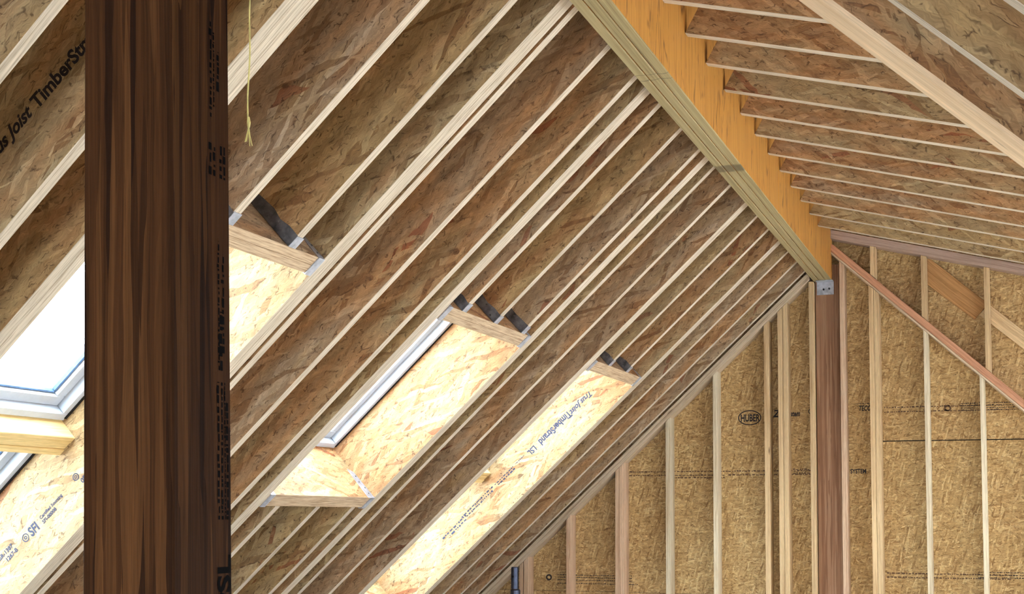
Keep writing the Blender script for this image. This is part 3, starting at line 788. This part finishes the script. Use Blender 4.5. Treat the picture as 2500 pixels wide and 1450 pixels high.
bars([(0.0, 0.17, 0.034, 0.008), (0.02, 0.15, 0.026, 0.005), (0.05, 0.12, 0.012, 0.008)], 'ink_black', post_face(0.145, 0.55), post, seed=8)

# ------------------------------------------------------------------ hanging string
Ys, Xs = 2.984, -1.930
top = LZ+(Xs-LX)*tL-0.006
pts = [(Xs+0.002*math.sin(i*0.9), Ys, top+0.0-(top-1.06)*i/14+H) for i in range(15)]
stg = empty('hanging_string', Matrix.Translation(pts[-1])); tag(stg, 'thin yellow string with frayed end hanging beside the big post', 'string')
put('cord', tube('cord', pts, 0.0022, 6), ['string'], Matrix.Identity(4), stg)
rnd = random.Random(4)
put('knot', tube('knot', [(Xs+0.002, Ys, 1.07+H), (Xs+0.003, Ys, 1.055+H), (Xs+0.003, Ys, 1.04+H)], [0.003, 0.0055, 0.003], 8), ['string'], Matrix.Identity(4), stg)
for k in range(9):
    a = rnd.uniform(-1, 1); b = rnd.uniform(-1, 1); L = rnd.uniform(0.035, 0.058)
    put('frayed_fibre', tube('frayed_fibre', [(Xs+0.003, Ys, 1.045+H), (Xs+0.003+0.004*a, Ys+0.003*b, 1.045-L*0.5+H), (Xs+0.003+0.011*a, Ys+0.006*b, 1.045-L+H)], 0.0013, 5), ['string'], Matrix.Identity(4), stg)

# ------------------------------------------------------------------ steel pipe
pp = empty('steel_pipe', Matrix.Translation(W(-3.823, 9.9, -1.6))); tag(pp, 'dark steel pipe end with a drilled hole beside the leftmost wall studs', 'pipe')
put('shaft', tube('shaft', [(-3.823, 9.9, H-0.58), (-3.823, 9.9, H-0.412), (-3.823, 9.9, H-0.405)], [0.030, 0.030, 0.027], 20), ['pipe'], Matrix.Identity(4), pp)
put('coupling', tube('coupling', [(-3.818, 9.9, 0.003), (-3.818, 9.9, H-0.592), (-3.818, 9.9, H-0.584)], [0.040, 0.040, 0.034], 20), ['pipe'], Matrix.Identity(4), pp)
put('drilled_hole', tube('drilled_hole', [(-3.829, 9.9-0.0280, H-0.481), (-3.829, 9.9-0.0306, H-0.481)], 0.0095, 12), ['hole'], Matrix.Identity(4), pp)

# ------------------------------------------------------------------ printing on the boards
def near_face(y, s, n, flip=False):
    a, b = (U, NL) if not flip else (-U, -NL)
    return mat4(LP(s, y-0.0012, n), a, b, -YA)
text_obj('Trus Joist', 0.058, 'ink', near_face(2.962, 1.322, 0.180), rB, shear=0.35, stretch=0.92)
text_obj('TimberStrand', 0.064, 'ink', near_face(2.962, 1.090, 0.177), rB, stretch=0.90)
wA, eA = tW[1], tE[1]
text_obj('Trus Joist', 0.055, 'ink_grey', near_face(9.040, 1.47, 0.205, True), wA, shear=0.35)
text_obj('TimberStrand', 0.072, 'ink_grey', near_face(9.040, 1.69, 0.215, True), wA, stretch=0.80)
text_obj('LSL', 0.060, 'ink_grey', near_face(9.040, 2.055, 0.215, True), wA, stretch=0.85)
text_obj('1.55E', 0.035, 'ink_grey', near_face(9.040, 2.20, 0.212, True), wA) if False else None
bars([(0.0, 0.10, 0.0, 0.008), (0.12, 0.32, 0.0, 0.010), (0.12, 0.30, 0.018, 0.012)], 'ink_grey', near_face(9.040, 2.16, 0.215, True), wA, seed=2)
bars([(0.0, 0.34, 0.0, 0.014), (0.02, 0.30, 0.022, 0.014)], 'ink_grey', near_face(9.040, 2.50, 0.22, True), wA, seed=12)
bars([(0.0, 0.26, 0.0, 0.014), (0.02, 0.20, 0.024, 0.016)], 'ink_grey', near_face(9.040, 2.80, 0.21, True), wA, seed=13)
text_obj('SFI', 0.058, 'ink_grey', near_face(4.460, 2.875, 0.136), eA, stretch=0.8)
text_obj('Certified Sourcing', 0.020, 'ink_grey', near_face(4.460, 2.795, 0.160), eA)
text_obj('SFI-00008', 0.022, 'ink_grey', near_face(4.460, 2.795, 0.136), eA)
text_obj('ESR-1387', 0.026, 'ink_grey', near_face(4.460, 3.075, 0.172), eA)
text_obj('1267-B', 0.026, 'ink_grey', near_face(4.460, 3.04, 0.142), eA)
def ring(name, rx, rz, w, M4, mat, parent, seg=40):
    v, f = [], []
    for k in range(seg):
        t = 2*math.pi*k/seg
        v += [(rx*math.cos(t), rz*math.sin(t), 0), ((rx-w)*math.cos(t), (rz-w)*math.sin(t), 0)]
    for k in range(seg):
        a = 2*k; b = (2*k+2) % (2*seg)
        f.append((a, b, b+1, a+1))
    me = bpy.data.meshes.new(name); me.from_pydata(v, [], f)
    return put(name, me, [mat], M4, parent)
ring('printed_ring', 0.018, 0.018, 0.004, near_face(4.460, 2.902, 0.156), 'ink_grey', eA)
ring('printed_ring', 0.008, 0.008, 0.004, near_face(4.460, 2.902, 0.156), 'ink_grey', eA)
ring('printed_ring', 0.016, 0.016, 0.004, near_face(4.460, 2.548, 0.172), 'ink_grey', eA)
ring('printed_ring', 0.007, 0.007, 0.003, near_face(4.460, 2.548, 0.172), 'ink_grey', eA)
text_obj('05 T', 0.030, 'ink_grey', near_face(4.460, 2.54, 0.128), eA)

def wallf(x, z): return mat4(W(x, YS-0.0012, z), (1, 0, 0), (0, 0, 1), (0, -1, 0))
ring('printed_ring', 0.094, 0.061, 0.008, wallf(-2.024, 0.799), 'ink', p_hub)
t = text_obj('HUBER', 0.080, 'ink', wallf(-2.098, 0.770), p_hub, stretch=0.62)
text_obj('ZIP', 0.08, 'ink', wallf(-1.835, 0.800), p_hub, shear=0.2, stretch=0.9)
text_obj('system', 0.062, 'ink', wallf(-1.73, 0.803), p_hub, shear=0.3, stretch=0.62)
ring('printed_ring', 0.05, 0.034, 0.006, wallf(-1.505, 0.838), 'ink', p_hub)
text_obj('TECO', 0.055, 'ink', wallf(-1.165, 0.835), p_hub, shear=0.2, stretch=0.65)
bars([(-0.02, 0.11, 0.052, 0.008)], 'ink', wallf(-1.165, 0.835), p_hub, seed=31)
bars([(0, 0.85, 0.035, 0.012), (0, 0.85, 0.0, 0.012)], 'ink_faint', wallf(-0.97, 0.815), wg, seed=21)
bars([(0, 0.50, 0.054, 0.007), (0, 0.5, 0.036, 0.007), (0, 0.5, 0.018, 0.007), (0, 0.5, 0.0, 0.007)], 'ink', wallf(-0.40, 0.815), wg, seed=22)
ring('printed_ring', 0.026, 0.024, 0.012, wallf(-0.498, 0.838), 'ink_faint', wg)
text_obj('SYSTEM', 0.048, 'ink', wallf(-1.235, 0.345), wg, stretch=0.75)
bars([(0, 0.85, 0.03, 0.012), (0, 0.8, 0.0, 0.012), (0.35, 0.8, -0.02, 0.012)], 'ink_faint', wallf(-3.03, 0.335), wg, seed=23)
bars([(0, 0.75, 0.03, 0.012), (0, 0.75, 0.0, 0.014)], 'ink_faint', wallf(-2.2, 0.335), wg, seed=24)
bars([(0, 0.30, 0.03, 0.012), (0, 0.30, 0.0, 0.014)], 'ink_faint', wallf(-1.68, 0.345), wg, seed=25)
bars([(0, 0.65, 0.05, 0.008), (0, 0.65, 0.03, 0.008), (0, 0.65, 0.008, 0.008), (0, 0.7, -0.02, 0.008)], 'ink', wallf(-3.66, -0.54), wg, seed=26)
ring('printed_ring', 0.026, 0.026, 0.012, wallf(-3.735, -0.51), 'ink', wg)
bars([(0, 0.90, 0.03, 0.012), (0, 0.9, 0.0, 0.012)], 'ink_faint', wallf(-0.97, -0.46), wg, seed=27)
bars([(0, 0.40, 0.05, 0.008), (0, 0.4, 0.03, 0.008), (0, 0.4, 0.01, 0.008)], 'ink', wallf(-0.30, -0.46), wg, seed=28)
